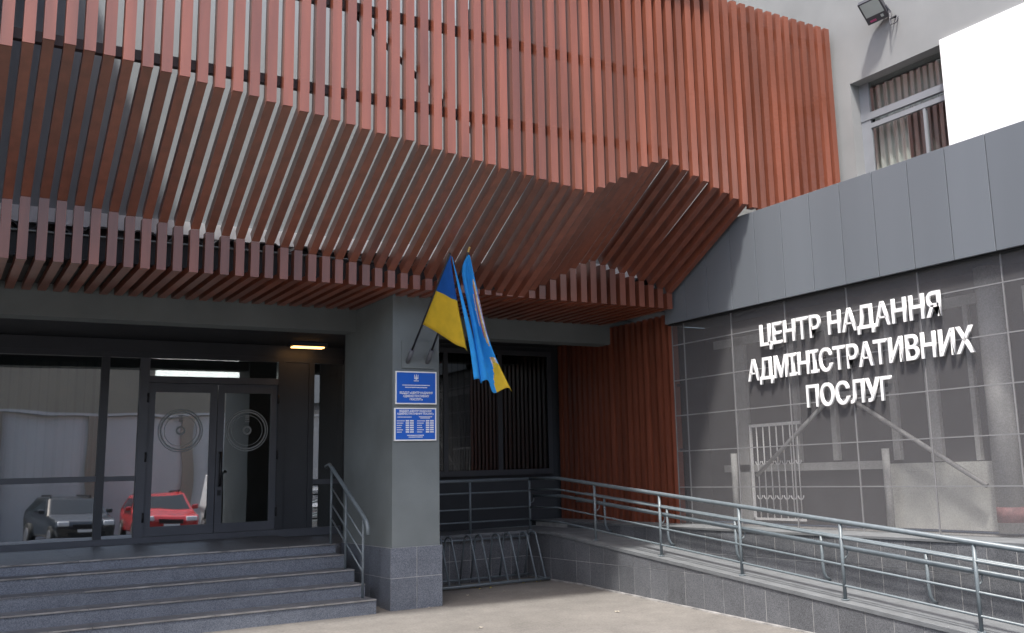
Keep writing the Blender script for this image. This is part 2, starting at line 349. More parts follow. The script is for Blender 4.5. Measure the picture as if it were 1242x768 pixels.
def seal(d, cx, cz):
    for r, w_, nm in ((.318, .008, 'seal_ring'), (.285, .012, 'seal_ring'), (.235, .004, 'seal_inner_ring'), (.055, .014, 'seal_core')):
        mb = MB(); n = 48; a1 = 2 * math.pi
        for k in range(n + 1):
            a = .2 * math.pi + a1 * k / n
            for q in (r - w_, r + w_):
                mb.v += [(cx + q * math.cos(a), GY - .0055, cz + q * math.sin(a)), (cx + q * math.cos(a), GY - .0045, cz + q * math.sin(a))]
        for k in range(n):
            a = k * 4; mb.f += [(a, a + 2, a + 6, a + 4), (a + 1, a + 5, a + 7, a + 3), (a, a + 4, a + 5, a + 1), (a + 2, a + 3, a + 7, a + 6)]
        mb.build(nm, 'frost', d)
    for k in range(4): box('seal_mark', 'frost', d, cx - .03, cx + .03, GY - .0055, GY - .0045, cz + .13 + k * .028, cz + .148 + k * .028)
seal(d1, 3.18, 2.37); seal(d2, 4.17, 2.37)
fr(G, 4.741, 5.13, .821, 3.459, 'darkframe', 'dark_panel', d=.03)
fr(G, 5.131, 5.22, .821, 3.459, 'darkframe'); fr(G, 5.221, 5.7, 1.5, 1.58, 'frame', d=.045)
pane(G, 5.221, 5.71, .822, 1.499); pane(G, 5.221, 5.71, 1.581, 3.458)
for k in range(15):                                                      # vertical blinds behind the wide pane
    x = .3 + k * .122 + random.uniform(-.015, .015)
    box('blind_strip', 'blind', G, x, x + .09, 16.46 + .01 * (k % 2), 16.463 + .01 * (k % 2), 1.6, 3.4)

# porch lamp and glowing transom strip
L = thing('porch_lamp', 'small warm glowing ceiling lamp inside the dark porch', 'lamp')
box('housing', 'housing', L, 4.70, 5.28, 15.74, 15.98, 3.68, 3.739); box('diffuser', 'lampwarm', L, 4.74, 5.24, 15.78, 15.94, 3.662, 3.679)
L = thing('lobby_glow_strip', 'bright white glowing strip above the entrance doors', 'lamp')
box('housing', 'housing', L, 3.0, 4.34, 17.42, 17.62, 3.405, 3.5); box('diffuser', 'coldglow', L, 3.02, 4.32, 17.43, 17.6, 3.27, 3.404)  # glowing box put in to give the transom its bright strip

# ------------------------------------------------------------------ right bay window
W = thing('bay_window', 'dark window with vertical blinds at the back of the side porch', 'window')
for a in ((5.95, 9.0, 1.55, 1.64), (5.95, 9.0, 3.56, 3.64)): box('frame_bar', 'darkframe', W, a[0], a[1], 14.94, 15.015, a[2], a[3])
for x in (5.95, 6.95, 7.95, 8.92): box('frame_bar', 'darkframe', W, x, x + .08, 14.945, 15.012, 1.641, 3.559)
for x in (6.031, 7.031, 8.031): box('pane', 'dim', W, x, x + .888 if x > 8 else x + .918, 14.96, 14.968, 1.642, 3.558)
for k in range(27):
    x = 6.05 + k * .108
    box('blind_strip', 'blind', W, x, x + .085, 14.985, 14.99, 1.66, 3.55)
# ------------------------------------------------------------------ slatted side wall of the porch
SWL = thing('slat_wall', 'dark red brown slatted side wall inside the porch beside the ramp', 'slat wall')
box('backing', 'joint', SWL, 9.24, 9.3, 11.62, 15.0, .78, 3.86)
y = 11.635
while y < 14.95:
    box('slat', 'slat', SWL, 9.105, 9.215, y, y + .088, .80, 3.85); y += .158
for z in (1.84, 2.78): box('joint_rail', 'rail', SWL, 9.16, 9.239, 11.63, 15.0, z - .02, z + .02)

# ------------------------------------------------------------------ annex
A = thing('annex', 'low annex clad in slate panels over a dark perforated screen on granite base', 'building')
XB, XS, XP = 9.0, 9.1, 8.6
y = 11.65; ends = [11.65, 11.15] + [10.643 - .507 * k for k in range(18)]
for a, b in zip(ends, ends[1:]):
    box('band_panel', 'band', A, XB, XB + .04, b + .005, a - .005, 3.675, 4.925, bevel=.003)
box('band_core', 'joint', A, XB + .012, XB + .3, ends[-1], 11.65, 3.70, 4.90)
box('roof', 'rampfloor', A, XB + .045, 10.84, ends[-1], 12.19, 4.901, 4.918)
box('soffit', 'joint', A, XB + .05, 9.8, ends[-1], 11.65, 3.66, 3.699)
# perforated panels with seam profiles
cols = [11.62, 11.34, 10.30] + [9.26 - 1.05 * k for k in range(6)]; rows = [.80, 1.31, 1.82, 2.33, 2.84, 3.36, 3.66]
for a, b in zip(cols, cols[1:]):
    for lo, hi in zip(rows, rows[1:]):
        v = [(XS, a - .008, lo + .008), (XS, b + .008, lo + .008), (XS, b + .008, hi - .008), (XS, a - .008, hi - .008)]
        mesh('perforated_panel', v, [(0, 1, 2, 3)], 'screen', A)
for y in cols: box('seam_profile', 'seam', A, XS - .004, XS + .012, y - .007, y + .007, .80, 3.659)
for z in rows[1:-1]: box('seam_profile', 'seam', A, XS - .002, XS + .010, cols[-1], cols[0], z - .007, z + .007)
# base
def rz(y): return min(.70, .345 + .0885 * (y - 9.1))
box('base_core', 'grout', A, XP + .004, 10.2, cols[-1], 14.9, -.3, .775)
box('base_ledge', 'rampfloor', A, XP - .012, 9.2, cols[-1], 15.0, .7755, .80)
tile_run(A, 'granite_dark', 'y', XP + .018, 3.0, 13.9, .325, [(rz, .48), (lambda t: max(.48, rz(t)), .775)], -1)
# the old facade behind the screen
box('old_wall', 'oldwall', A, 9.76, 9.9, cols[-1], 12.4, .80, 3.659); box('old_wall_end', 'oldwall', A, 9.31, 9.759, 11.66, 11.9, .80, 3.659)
for y0, y1, z0, z1, m_ in ((6.83, 8.33, .81, 1.46, 'paleold'), (6.80, 8.36, 1.461, 1.56, 'paleold'), (10.75, 11.0, .81, 3.4, 'trim'), (9.08, 9.17, 1.62, 3.3, 'trim'), (7.50, 7.66, 1.57, 3.3, 'trim'), (8.1, 8.2, 1.6, 3.3, 'trim'), (7.0, 7.06, 1.57, 3.3, 'trim'), (9.75, 9.83, 1.61, 3.3, 'trim'), (8.2, 9.08, 2.42, 2.48, 'trim'), (3.2, 6.3, .81, 3.4, 'paleold'), (8.34, 11.3, 1.50, 1.60, 'trim'), (6.8, 11.4, 3.3, 3.42, 'trim')):
    box('old_wall_trim', m_, A, 9.70, 9.759, y0, y1, z0, z1)
tube('downpipe', 'trim', A, [(9.6, 6.62, .81), (9.6, 6.62, 3.65)], .15, 14)
tube('red_band', 'redmark', A, [(9.6, 6.62, .92), (9.6, 6.62, 1.08)], .153, 14)
for a, b in (((8.62, 2.33), (6.85, 1.30)), ((9.12, 2.33), (10.45, 1.45))): tube('brace', 'trim', A, [(9.55, a[0], a[1]), (9.55, b[0], b[1])], .028, 6)
for y, z in ((8.15, 1.74), (10.85, 1.76)): tube('post', 'trim', A, [(9.5, y, .8), (9.5, y, z)], .045, 8)
gr = MB().box(9.62, 9.65, 9.66, 10.64, 2.11, 2.15).box(9.62, 9.65, 10.61, 10.64, .85, 2.109).box(9.62, 9.65, 9.66, 10.639, .85, .88).build('window_grille', 'whitewall', A)
for k in range(7):
    y = 10.5 - k * .13
    tube('grille_bar', 'whitewall', gr, [(9.63, y, .88), (9.63, y, 1.55), (9.63, y, 2.11)], .009, 5)
    for z in (1.18, 1.64):
        tube('grille_curl', 'whitewall', gr, [(9.63, y + .05 * math.cos(t), z + .05 * math.sin(t)) for t in [math.pi * (1 + i / 8) for i in range(9)]], .008, 5)

# ------------------------------------------------------------------ wing with upper window
WG = thing('building_wing', 'pale grey upper wing rising behind the annex roof', 'building')
wy0, wy1, wz0, wz1, XW = 5.4, 9.41, 5.2, 7.0, 10.85
for a in ((2.0, wy0, 4.97, 12), (wy1, 12.6, 4.97, 12)): box('wall', 'wingstucco', WG, XW, 11.2, *a)
box('wall', 'wingstucco', WG, XW, 11.2, wy0, wy1, wz1, 12); box('wall', 'wingstucco', WG, XW, 11.2, wy0, wy1, 4.97, wz0)
box('parapet_block', 'whitewall', WG, XW - .05, XW - .001, 2.0, 7.81, 4.97, 7.04)
wn = box('window', 'wingframe', WG, 11.02, 11.08, wy0, wy1, 6.44, 6.54)
for a in ((9.24, wy1, wz0, 6.439), (9.24, wy1, 6.541, wz1), (8.3, 8.34, wz0, 6.30), (wy0, 9.239, 6.31, 6.38)): box('frame_bar', 'wingframe', wn, 11.03, 11.075, *a)
box('pane', 'clear', wn, 11.05, 11.056, wy0, 9.239, wz0, 6.309); box('pane', 'clear', wn, 11.05, 11.056, wy0, 9.239, 6.541, wz1)
def curtain(m_, y0, y1, z0, z1, x, nm='curtain'):
    mb = MB(); n = int((y1 - y0) / .02)
    for k in range(n + 1):
        y = lerp(y0, y1, k / n); xx = x + .03 * math.sin(y * 42)
        mb.v += [(xx, y, z0), (xx, y, z1), (xx + .004, y, z1), (xx + .004, y, z0)]
    for k in range(n):
        a = k * 4
        for i in range(4): mb.f.append((a + i, a + (i + 1) % 4, a + 4 + (i + 1) % 4, a + 4 + i))
    mb.build(nm, m_, wn, smooth=False)
curtain('curtain', 8.75, 9.35, 5.1, 6.4, 11.22); curtain('browncurtain', 7.2, 8.72, 5.1, 6.4, 11.22); curtain('curtain', 7.2, 9.35, 6.42, 7.0, 11.26, 'blind')
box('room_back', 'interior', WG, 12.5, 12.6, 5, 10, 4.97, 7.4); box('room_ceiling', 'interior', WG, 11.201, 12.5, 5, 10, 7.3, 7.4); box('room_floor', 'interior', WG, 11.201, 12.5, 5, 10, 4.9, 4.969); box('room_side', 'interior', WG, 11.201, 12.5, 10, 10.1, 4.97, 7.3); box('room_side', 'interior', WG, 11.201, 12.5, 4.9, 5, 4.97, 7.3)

FL = thing('floodlight', 'black square floodlight on the pale grey wall above the window', 'floodlight')
fm = Matrix.Translation((10.63, 8.76, 7.72)) @ Matrix(((1, 0, 0), (0, 1, 0), (0, 0, 1))).to_4x4()
nrm = Vector((-.62, -.25, -.74)).normalized(); rt = Vector((0, 1, 0)) - nrm * nrm.y; rt.normalize(); upv = rt.cross(nrm)
rt = (rt * math.cos(.12) + upv * math.sin(.12)).normalized(); upv = rt.cross(nrm).normalized()
def fbox(name, m_, parent, a0, a1, b0, b1, c0, c1):
    o = Vector((10.64, 8.70, 7.80)); v = [o + rt * p[0] + upv * p[1] + nrm * p[2] for p in bv(a0, a1, b0, b1, c0, c1)]
    return mesh(name, v, BF, m_, parent)
fbox('housing', 'housing', FL, -.16, .16, -.17, .17, -.07, .02); fbox('lens', 'lens', FL, -.135, .135, -.06, .15, .0201, .026)
fbox('gear_box', 'housing', FL, -.1, .1, -.12, .12, -.11, -.0701)
fbox('label_plate', 'magenta', FL, .02, .11, -.145, -.115, .0201, .024); fbox('glint_screw', 'lens', FL, -.1, -.06, -.13, -.09, .0201, .025)
c0 = Vector((10.64, 8.70, 7.80)); p1 = c0 - rt * .17 - upv * .1 - nrm * .05
tube('bracket', 'housing', FL, [c0 - rt * .165 - upv * .02 - nrm * .04, p1 - upv * .04, Vector((10.75, 8.52, 7.62)), Vector((10.849, 8.50, 7.68))], .018, 6)
tube('cable', 'housing', FL, [p1, Vector((10.72, 8.50, 7.52)), Vector((10.8, 8.47, 7.56)), Vector((10.848, 8.46, 7.66))], .009, 5)

# ------------------------------------------------------------------ sign letters
def char_mesh(ch, size, ext, off, name='letter'):
    cu_ = bpy.data.curves.new('t', 'FONT'); cu_.body = ch; cu_.size = size; cu_.extrude = ext; cu_.offset = off; cu_.resolution_u = 3
    o = bpy.data.objects.new('t', cu_); C.objects.link(o)
    bpy.context.view_layer.update(); dg = bpy.context.evaluated_depsgraph_get()
    me = bpy.data.meshes.new_from_object(o.evaluated_get(dg)); bpy.data.objects.remove(o); bpy.data.curves.remove(cu_)
    me.name = name; return me
def ext_x(me): xs = [v.co.x for v in me.vertices]; return min(xs), max(xs)
cache = {}
def line_letters(text, size, off, ext):
    out = []; pre = ''; 
    for ch in text:
        pre += ch
        if ch == ' ': continue
        full = char_mesh(pre, size, 0, off); r = ext_x(full)[1]; bpy.data.meshes.remove(full)
        me = char_mesh(ch, size, ext, off); out.append((me, r - ext_x(me)[1]))
    return out
SG = thing('sign_lettering', 'white raised letters reading ЦЕНТР НАДАННЯ АДМІНІСТРАТИВНИХ ПОСЛУГ on the dark screen', 'sign')
CAP = .7273
for text, ya, yb, z0, z1 in (('ЦЕНТР НАДАННЯ', 9.69, 6.85, 3.125, 3.395), ('АДМІНІСТРАТИВНИХ', 9.96, 6.48, 2.688, 2.965), ('ПОСЛУГ', 8.92, 7.60, 2.275, 2.54)):
    size = (z1 - z0) / CAP; ls = line_letters(text, size, .0055, .013)
    x0 = ext_x(ls[0][0])[0] + ls[0][1]; x1 = ext_x(ls[-1][0])[1] + ls[-1][1]; s = (ya - yb) / (x1 - x0)
    for me, dx in ls:
        if not me.materials: me.materials.append(M['white'])
        else: me.materials[0] = M['white']
        o = link(bpy.data.objects.new('letter', me), SG)
        R = Matrix(((0, 0, -1, XS - .045), (-s, 0, 0, ya - (dx - x0) * s), (0, 1, 0, z0), (0, 0, 0, 1)))
        o.data.transform(R)
        if R.to_3x3().determinant() < 0: o.data.flip_normals()

# ------------------------------------------------------------------ plaques on the pillar
def flat_text(parent, rowsx, y, name='lettering', m_='white'):
    """rowsx: (text, xcentre, zbase, cap height, max width)"""
    bm = bmesh.new()
    for text, xc, zb, cap, mw in rowsx:
        me = char_mesh(text, cap / CAP, .0006, .0012 * cap / .03)
        a, b = ext_x(me); s = min(1.0, mw / (b - a))
        me.transform(Matrix(((s, 0, 0, xc - (a + b) / 2 * s), (0, 0, -1, y), (0, 1, 0, zb), (0, 0, 0, 1))))
        bm.from_mesh(me); bpy.data.meshes.remove(me)
    me = bpy.data.meshes.new(name); bm.to_mesh(me); bm.free(); me.materials.clear(); me.materials.append(M[m_])
    o = link(bpy.data.objects.new(name, me), parent); o['kind'] = 'stuff'; return o
def plaque(name, label, x0, x1, z0, z1):
    p = thing(name, label, 'plaque', group='plaques on the pillar'); y = 11.945
    box('panel', 'blue', p, x0, x1, y - .022, y - .001, z0, z1)
    t = .011; f = MB()
    f.box(x0 - .004, x1 + .004, y - .026, y - .002, z1 - t, z1 + .004).box(x0 - .004, x1 + .004, y - .026, y - .002, z0 - .004, z0 + t)
    f.box(x0 - .004, x0 + t, y - .0255, y - .002, z0 + t, z1 - t).box(x1 - t, x1 + .004, y - .0255, y - .002, z0 + t, z1 - t)
    f.build('border', 'white', p); return p
pa = plaque('plaque', 'upper blue plaque with white trident emblem on the pillar front', 4.885, 5.44, 2.49, 2.90)
xc = 5.163; yy = 11.9225
tr = MB()
for dx, h0, h1, w_ in ((-.024, 2.81, 2.862, .007), (.024, 2.81, 2.862, .007), (0, 2.795, 2.866, .008)): tr.box(xc + dx - w_ / 2, xc + dx + w_ / 2, yy - .002, yy, h0, h1)
tr.box(xc - .024, xc + .024, yy - .0022, yy, 2.806, 2.814).box(xc - .014, xc - .008, yy - .0018, yy, 2.815, 2.838).box(xc + .008, xc + .014, yy - .0018, yy, 2.815, 2.838)
tr.build('trident_emblem', 'white', pa)
def bars(parent, rowsb, y, h):
    mb = MB()
    for xs, z in rowsb:
        for a, b in xs: mb.box(a, b, y - .0015, y, z, z + h)
    o = mb.build('small_print', 'white', parent); o['kind'] = 'stuff'; return o
def words(x0, x1, z):
    out = []; x = x0
    while x < x1 - .008:
        wl = min(random.uniform(.008, .016), x1 - x); out.append((x, x + wl)); x += wl + .004
    return (out, z)
bars(pa, [words(5.13, 5.196, 2.778), words(4.975, 5.355, 2.722), words(5.01, 5.32, 2.694)], yy, .011)
flat_text(pa, [('ВІДДІЛ «ЦЕНТР НАДАННЯ', xc, 2.618, .028, .45), ('АДМІНІСТРАТИВНИХ', xc, 2.576, .028, .36), ('ПОСЛУГ»', xc, 2.535, .028, .2)], yy)
pb = plaque('plaque', 'lower blue plaque listing opening hours on the pillar front', 4.872, 5.435, 2.03, 2.435)
xc = 5.153
flat_text(pb, [('ВІДДІЛ «ЦЕНТР НАДАННЯ', xc, 2.388, .024, .44), ('АДМІНІСТРАТИВНИХ ПОСЛУГ»', xc, 2.354, .024, .5)], yy)
rowsb = [words(4.91, 5.1, 2.318), words(5.2, 5.38, 2.322), words(5.22, 5.36, 2.306)]
for k, (n1) in enumerate((.105, .09, .07, .07, .09, .07)):
    z = 2.270 - k * .028
    for xo in (4.9, 5.175): rowsb += [words(xo, xo + n1, z)]
bars(pb, rowsb, yy, .010)
tb = []
for k in range(6):
    z = 2.267 - k * .028
    for xo in (5.02, 5.295): tb.append(([(xo, xo + .014), (xo + .017, xo + .03), (xo + .033, xo + .046), (xo + .06, xo + .074), (xo + .077, xo + .09), (xo + .093, xo + .106)], z))
bars(pb, tb, yy, .018)
bars(pb, [words(5.04, 5.27, 2.088), words(5.06, 5.25, 2.066), ([(5.158, 5.160)], 2.13)], yy, .011)

# ------------------------------------------------------------------ flags
bp_ = thing('flag_holder', 'grey metal plate with two flag sockets above the plaques', 'bracket')
box('plate', 'stucco', bp_, 4.97, 5.41, 11.925, 11.944, 2.945, 3.30)
PB = [Vector((5.047, 11.90, 3.055)), Vector((5.32, 11.90, 3.06))]; PT = [Vector((5.047, 10.672, 4.169)), Vector((5.32, 10.738, 4.227))]
for b, t in zip(PB, PT):
    d = (t - b).normalized(); tube('socket', 'frame', bp_, [b - d * .05, b + d * .16], .03, 10)
def grid_mesh(name, fn, nu, nv, mats_, face_mat, parent, thick=.003):
    vs = [fn(i / nu, j / nv) for i in range(nu + 1) for j in range(nv + 1)]
    fs = []; mi = []
    for i in range(nu):
        for j in range(nv):
            a = i * (nv + 1) + j; fs.append((a, a + 1, a + nv + 2, a + nv + 1)); mi.append(face_mat((i + .5) / nu, (j + .5) / nv))
    o = mesh(name, vs, fs, None, parent, True)
    for q in mats_: o.data.materials.append(M[q])
    for p, k in zip(o.data.polygons, mi): p.material_index = k
    s = o.modifiers.new('cloth', 'SOLIDIFY'); s.thickness = thick
    return o
def bez(pts, t):
    P_ = [Vector(p) for p in pts]
    while len(P_) > 1: P_ = [a.lerp(b, t) for a, b in zip(P_, P_[1:])]
    return P_[0]
def cat(pts, t):
    n = len(pts) - 1; s = min(int(t * n), n - 1); f = t * n - s
    p = [Vector(pts[max(0, min(n, s + k))]) for k in (-1, 0, 1, 2)]
    return .5 * ((2 * p[1]) + (p[2] - p[0]) * f + (2 * p[0] - 5 * p[1] + 4 * p[2] - p[3]) * f * f + (3 * p[1] - p[0] - 3 * p[2] + p[3]) * f ** 3)
F1 = thing('flag', 'blue and yellow flag on the left pole above the plaques', 'flag', group='flags on the pillar')
tube('pole', 'black', F1, [PB[0], PT[0] + (PT[0] - PB[0]).normalized() * .03], .014, 8)
hoT, hoB = PT[0], PB[0].lerp(PT[0], .355)
cT = Vector((5.075, 10.68, 4.13)); 
crease = lambda u: cat([(5.075, 10.69, 4.145), (5.20, 10.75, 3.66), (5.36, 10.80, 3.09)], u)
def f1(u, v):
    if v < .6:
        t = v / .6; a = hoT.lerp(hoB, u); b = crease(u)
        p = a.lerp(b, t); p.z -= .05 * math.sin(math.pi * t) * u; p += Vector((.02, -.05, 0)) * math.sin(math.pi * 1.5 * t) * (.3 + u * .7)
        return p
    t = (v - .6) / .4; a = crease(u)
    return a + Vector((-.02 + .06 * t, .10 * t + .02, -.02)) * (.3 + u)
grid_mesh('cloth', f1, 24, 24, ['flagblue', 'flagyellow'], lambda u, v: 0 if u < .5 else 1, F1)
lf = lambda u: cat([(5.07, 10.66, 4.16), (5.20, 10.70, 3.66), (5.335, 10.74, 3.10), (5.40, 10.76, 2.70)], u)
rf = lambda u: cat([(5.095, 10.69, 4.15), (5.30, 10.78, 3.66), (5.50, 10.85, 3.10), (5.60, 10.90, 2.69)], u)
def f1b(u, v):
    p = lf(u).lerp(rf(u), v); return p + Vector((0, -.045 * math.sin(v * math.pi * 1.6) * min(1, u * 2), .015 * math.sin(v * 5) * u))
grid_mesh('lit_fly_fold', f1b, 24, 12, ['flagsky'], lambda u, v: 0, F1)  # coloured paler than the flag's blue half, for its lit underside
F2 = thing('flag', 'sky blue flag with pale coat of arms and yellow corner on the right pole', 'flag', group='flags on the pillar')
tube('pole', 'black', F2, [PB[1], PT[1] + (PT[1] - PB[1]).normalized() * .03], .014, 8)
bpy_sph = MB().tube([PT[1] + Vector((0, -.02, .02)), PT[1] + Vector((0, -.035, .045)), PT[1] + Vector((0, -.06, .07))], .013, 8).build('finial', 'gold', F2)
L2 = [(5.325, 10.745, 4.215), (5.27, 10.80, 3.98), (5.42, 10.86, 3.36), (5.55, 10.90, 2.68)]
R2 = [(5.345, 10.73, 4.215), (5.46, 10.80, 3.82), (5.68, 10.90, 3.13), (6.02, 11.0, 2.56)]
def f2(u, v):
    p = cat(L2, u).lerp(cat(R2, u), v); k = min(1, u * 1.5)
    p += Vector((.0, -.06 * math.sin(v * math.pi * 2.6 + .4) * k, 0)); p.z += .05 * math.sin(v * 9) * u * u
    return p
def fm2(u, v):
    if u > .80 and v > .62 and (v - .62) * .9 + (u - .8) > .12: return 1
    if .70 > u > .28 and abs(v - .83) < .13 * math.sin((u - .28) / .42 * math.pi) + .02:
        h = (int(u * 90) * 7 + int(v * 40) * 13) % 7
        return 3 if h < 3 else (2 if h < 5 else (4 if h == 5 else 0))
    if .84 > u > .76 and abs(v - .80) < .09: return 2 + (int(u * 120) + int(v * 60)) % 2
    return 0
grid_mesh('cloth', f2, 60, 36, ['flagsky', 'flagyellow', 'gold', 'emblem', 'magenta'], fm2, F2)

# ------------------------------------------------------------------ ramp
R = thing('ramp', 'granite sided wheelchair ramp rising along the annex wall', 'ramp')
XO = 7.87
fy = [3.0, 13.1, 13.94, 14.9]
fz = [rz(3.0), .70, .70, .70]
vs = []
for y, z in zip(fy, fz):
    for x, dz in ((XO - .012, 0), (XP - .002, 0), (XP - .002, -.04), (XO - .012, -.04)): vs.append((x, y, z + dz))
fs = [(0, 3, 2, 1), (12, 13, 14, 15)]
for k in range(3):
    for i in range(4): fs.append((k * 4 + i, k * 4 + (i + 1) % 4, k * 4 + 4 + (i + 1) % 4, k * 4 + 4 + i))
mesh('ramp_floor', vs, fs, 'rampfloor', R)
vs = []
for y, z in zip(fy[:3], fz): vs += [(XO + .004, y, -.35), (XP - .03, y, -.35), (XP - .03, y, z - .045), (XO + .004, y, z - .045)]
fs = [(0, 3, 2, 1), (8, 9, 10, 11)]
for k in range(2):
    for i in range(4): fs.append((k * 4 + i, k * 4 + (i + 1) % 4, k * 4 + 4 + (i + 1) % 4, k * 4 + 4 + i))
mesh('ramp_core', vs, fs, 'grout', R)
tile_run(R, 'granite_dark', 'y', XO + .018, 3.4, 13.92, .355, [(lambda t: gz(t) - .03, lambda t: min(.32, rz(t) - .041)), (lambda t: min(.32, rz(t) - .041), lambda t: rz(t) - .041)], -1, first=.13)
tile_z = [gz(3.4 + .5 * k) for k in range(22)]
for k in range(21):
    y = 3.4 + .5 * k; w_ = random.uniform(.012, .03)
    mesh('mortar_fillet', [(XO - w_, y, gz(y) - .01), (XO + .002, y, gz(y) - .01), (XO + .002, y + .5, gz(y + .5) - .01), (XO - w_, y + .5, gz(y + .5) - .01), (XO - w_ * .6, y, gz(y) + .012), (XO + .002, y, gz(y) + .022), (XO + .002, y + .5, gz(y + .5) + .02), (XO - w_ * .6, y + .5, gz(y + .5) + .012)], BF, 'nosing', R)
box('platform_core', 'grout', R, 5.52, XO + .003, 13.926, 14.2, -.1, .655)
box('platform_edge', 'rampfloor', R, 5.52, XO - .0125, 13.905, 14.9, .6601, .70)
tile_run(R, 'granite_dark', 'x', 13.94, 5.52, XO, .345, [(-.05, .32), (.32, .658)], -1)

# railings
RL = thing('ramp_railing', 'long blue grey tubular railing along the outer edge of the ramp', 'railing')
XR = 7.97; PY = [13.98, 12.12, 10.6, 9.07, 7.51, 5.92, 4.4]
def rel(y, h): return (XR, y, rz(y) + h)
def path(h, x=XR, pts=None): return [(x, y, rz(y) + h) for y in (13.98, 13.11, 13.0, 9.0, 4.0)]
for h, r in ((.785, .026), (.62, .0145), (.35, .0125), (.145, .0125)): tube('rail', 'steel', RL, path(h), r, 10)
tube('handrail', 'steel', RL, [(p[0] + .075, p[1], p[2]) for p in path(.52)], .024, 10)
for y in PY:
    p = tube('post', 'steel', RL, [(XR, y, rz(y) + .003), (XR, y, rz(y) + .775)], .019, 10)
    tube('foot_flange', 'steel', p, [(XR, y, rz(y) + .001), (XR, y, rz(y) + .012)], .042, 12)
    tube('hook', 'steel', p, [(XR + .075 * math.sin(t), y, rz(y) + .47 - .06 * math.cos(t) * 1.0) for t in [i * math.pi / 2 / 6 for i in range(7)]] + [(XR + .075, y, rz(y) + .5)], .008, 6)
PR = thing('platform_railing', 'blue grey railing between the pillar and the ramp above the bike rack', 'railing')
for h, r in ((.785, .026), (.60, .0145), (.36, .0125), (.17, .0125)): tube('rail', 'steel', PR, [(5.52, 13.98, .70 + h), (XR - .02, 13.98, .70 + h)], r, 10)
for x in (5.7, 6.93): tube('post', 'steel', PR, [(x, 13.98, .702), (x, 13.98, 1.475)], .019, 10)
IR = thing('wall_railing', 'low inner railing with curved feet along the granite base of the annex', 'railing')
XI = 8.47
for h, r in ((.54, .022), (.42, .013)): tube('rail', 'steel', IR, [(XI, y, rz(y) + h) for y in (13.4, 13.1, 9, 4)], r, 10)
for y in (12.62, 11.1, 9.72, 8.28, 6.86, 5.4):
    tube('post', 'steel', IR, [(XI, y, rz(y) + .54), (XI, y, rz(y) + .2), (XI + .01, y, rz(y) + .12), (XI + .04, y, rz(y) + .06), (XI + .1, y, rz(y) + .03)], .018, 8)
ST = thing('step_railing', 'short sloping stair railing beside the pillar', 'railing')
XT = 4.53
hp = [(13.36, 1.77), (13.27, 1.73), (12.06, 1.11), (11.98, 1.06), (11.93, .99), (11.915, .90)]
tube('handrail', 'steel', ST, [(XT, 13.5, 1.745)] + [(XT, a, b) for a, b in hp], .025, 10)
for off in (.26, .47, .66): tube('rail', 'steel', ST, [(XT, 13.27, 1.73 - off), (XT, 12.08, 1.115 - off)], .0105, 8)
for y, z0 in ((13.27, .735), (12.70, .45), (12.08, .15)): tube('post', 'steel', ST, [(XT, y, z0), (XT, y, lerp(1.115, 1.73, (y - 12.08) / 1.19) - .01)], .016, 8)

# ------------------------------------------------------------------ bicycle rack
K = thing('bike_rack', 'grey steel bicycle rack with curved hoops under the platform railing', 'bike rack')
tube('base_rail', 'steel', K, [(5.6, 13.16, .04), (7.82, 13.16, .04)], .022, 8); tube('base_rail', 'steel', K, [(5.6, 13.80, .06), (7.82, 13.80, .06)], .018, 8)
tube('top_rail', 'steel', K, [(5.6, 13.86, .62), (7.84, 13.86, .62)], .015, 8)
for x in (5.7, 7.8): tube('side_rail', 'steel', K, [(x, 13.16, .035), (x, 13.80, .05)], .014, 8)
for x in (5.72, 5.88, 6.19, 6.355, 6.66, 6.835, 7.12, 7.315, 7.59, 7.745):
    pts = [(x, 13.16, .05), (x, 13.36, .52), (x, 13.40, .60)] + [(x, 13.525 - .12 * math.cos(t), .62 + .085 * math.sin(t)) for t in [math.pi * i / 8 for i in range(1, 8)]] + [(x, 13.65, .58), (x, 13.78, .08)]
    tube('hoop', 'steel', K, pts, .0145, 8)

# ------------------------------------------------------------------ litter on the paving
for k in range(16):
    x = random.uniform(5.9, 7.7); y = random.uniform(12.85, 13.25) if k < 9 else random.uniform(9.4, 12.6)
    if k >= 9: x = random.uniform(5.2, 7.6)
    s = random.uniform(.014, .03); a0 = random.random() * 6; z = gz(y) + .006
    vs = [(x + s * q * math.cos(a0 + t), y + s * q * math.sin(a0 + t), z + h) for t, q, h in ((0, 1.3, .012), (.9, .8, .0), (2.2, .8, .01), (3.14, 1.1, .0), (4.2, .7, .012), (5.4, .8, .004))]
    o = mesh('fallen_leaf', vs + [(v[0], v[1], v[2] - .003) for v in vs], [(0, 1, 2, 3, 4, 5), (11, 10, 9, 8, 7, 6)] + [(i, i + 6, (i + 1) % 6 + 6, (i + 1) % 6) for i in range(6)], 'leaf' if k < 9 else 'paper')
    tag(o, 'small yellow leaf lying by the foot of the bike rack' if k < 9 else 'pale leaf scrap lying on the open paving', 'leaf', 'leaves by the bike rack' if k < 9 else 'scraps on the paving')

# ------------------------------------------------------------------ across the yard (seen only as reflections in the glass)
OW = structure(box('yard_wall', 'opp', None, -30, 40, -7.6, -7.3, -.25, 4.0))
del OW['kind']; tag(OW, 'light concrete yard wall behind the parked cars, mirrored in the entrance glass', 'wall')
for k in range(20):
    x = -26.3 + 3.1 * k; box('wall_post', 'oppbeige', OW, x, x + .4, -7.299, -7.16, -.25, 4.05)
box('coping', 'opp', OW, -30, 40, -7.65, -7.15, 4.051, 4.14)
OB = thing('opposite_building', 'beige building across the yard, mirrored in the upper entrance glass', 'building')
box('wall', 'oppbeige', OB, -30, 40, -16, -10, -.25, 7)
box('cornice', 'opp', OB, -30, 40, -9.999, -9.7, 6.7, 7.02)

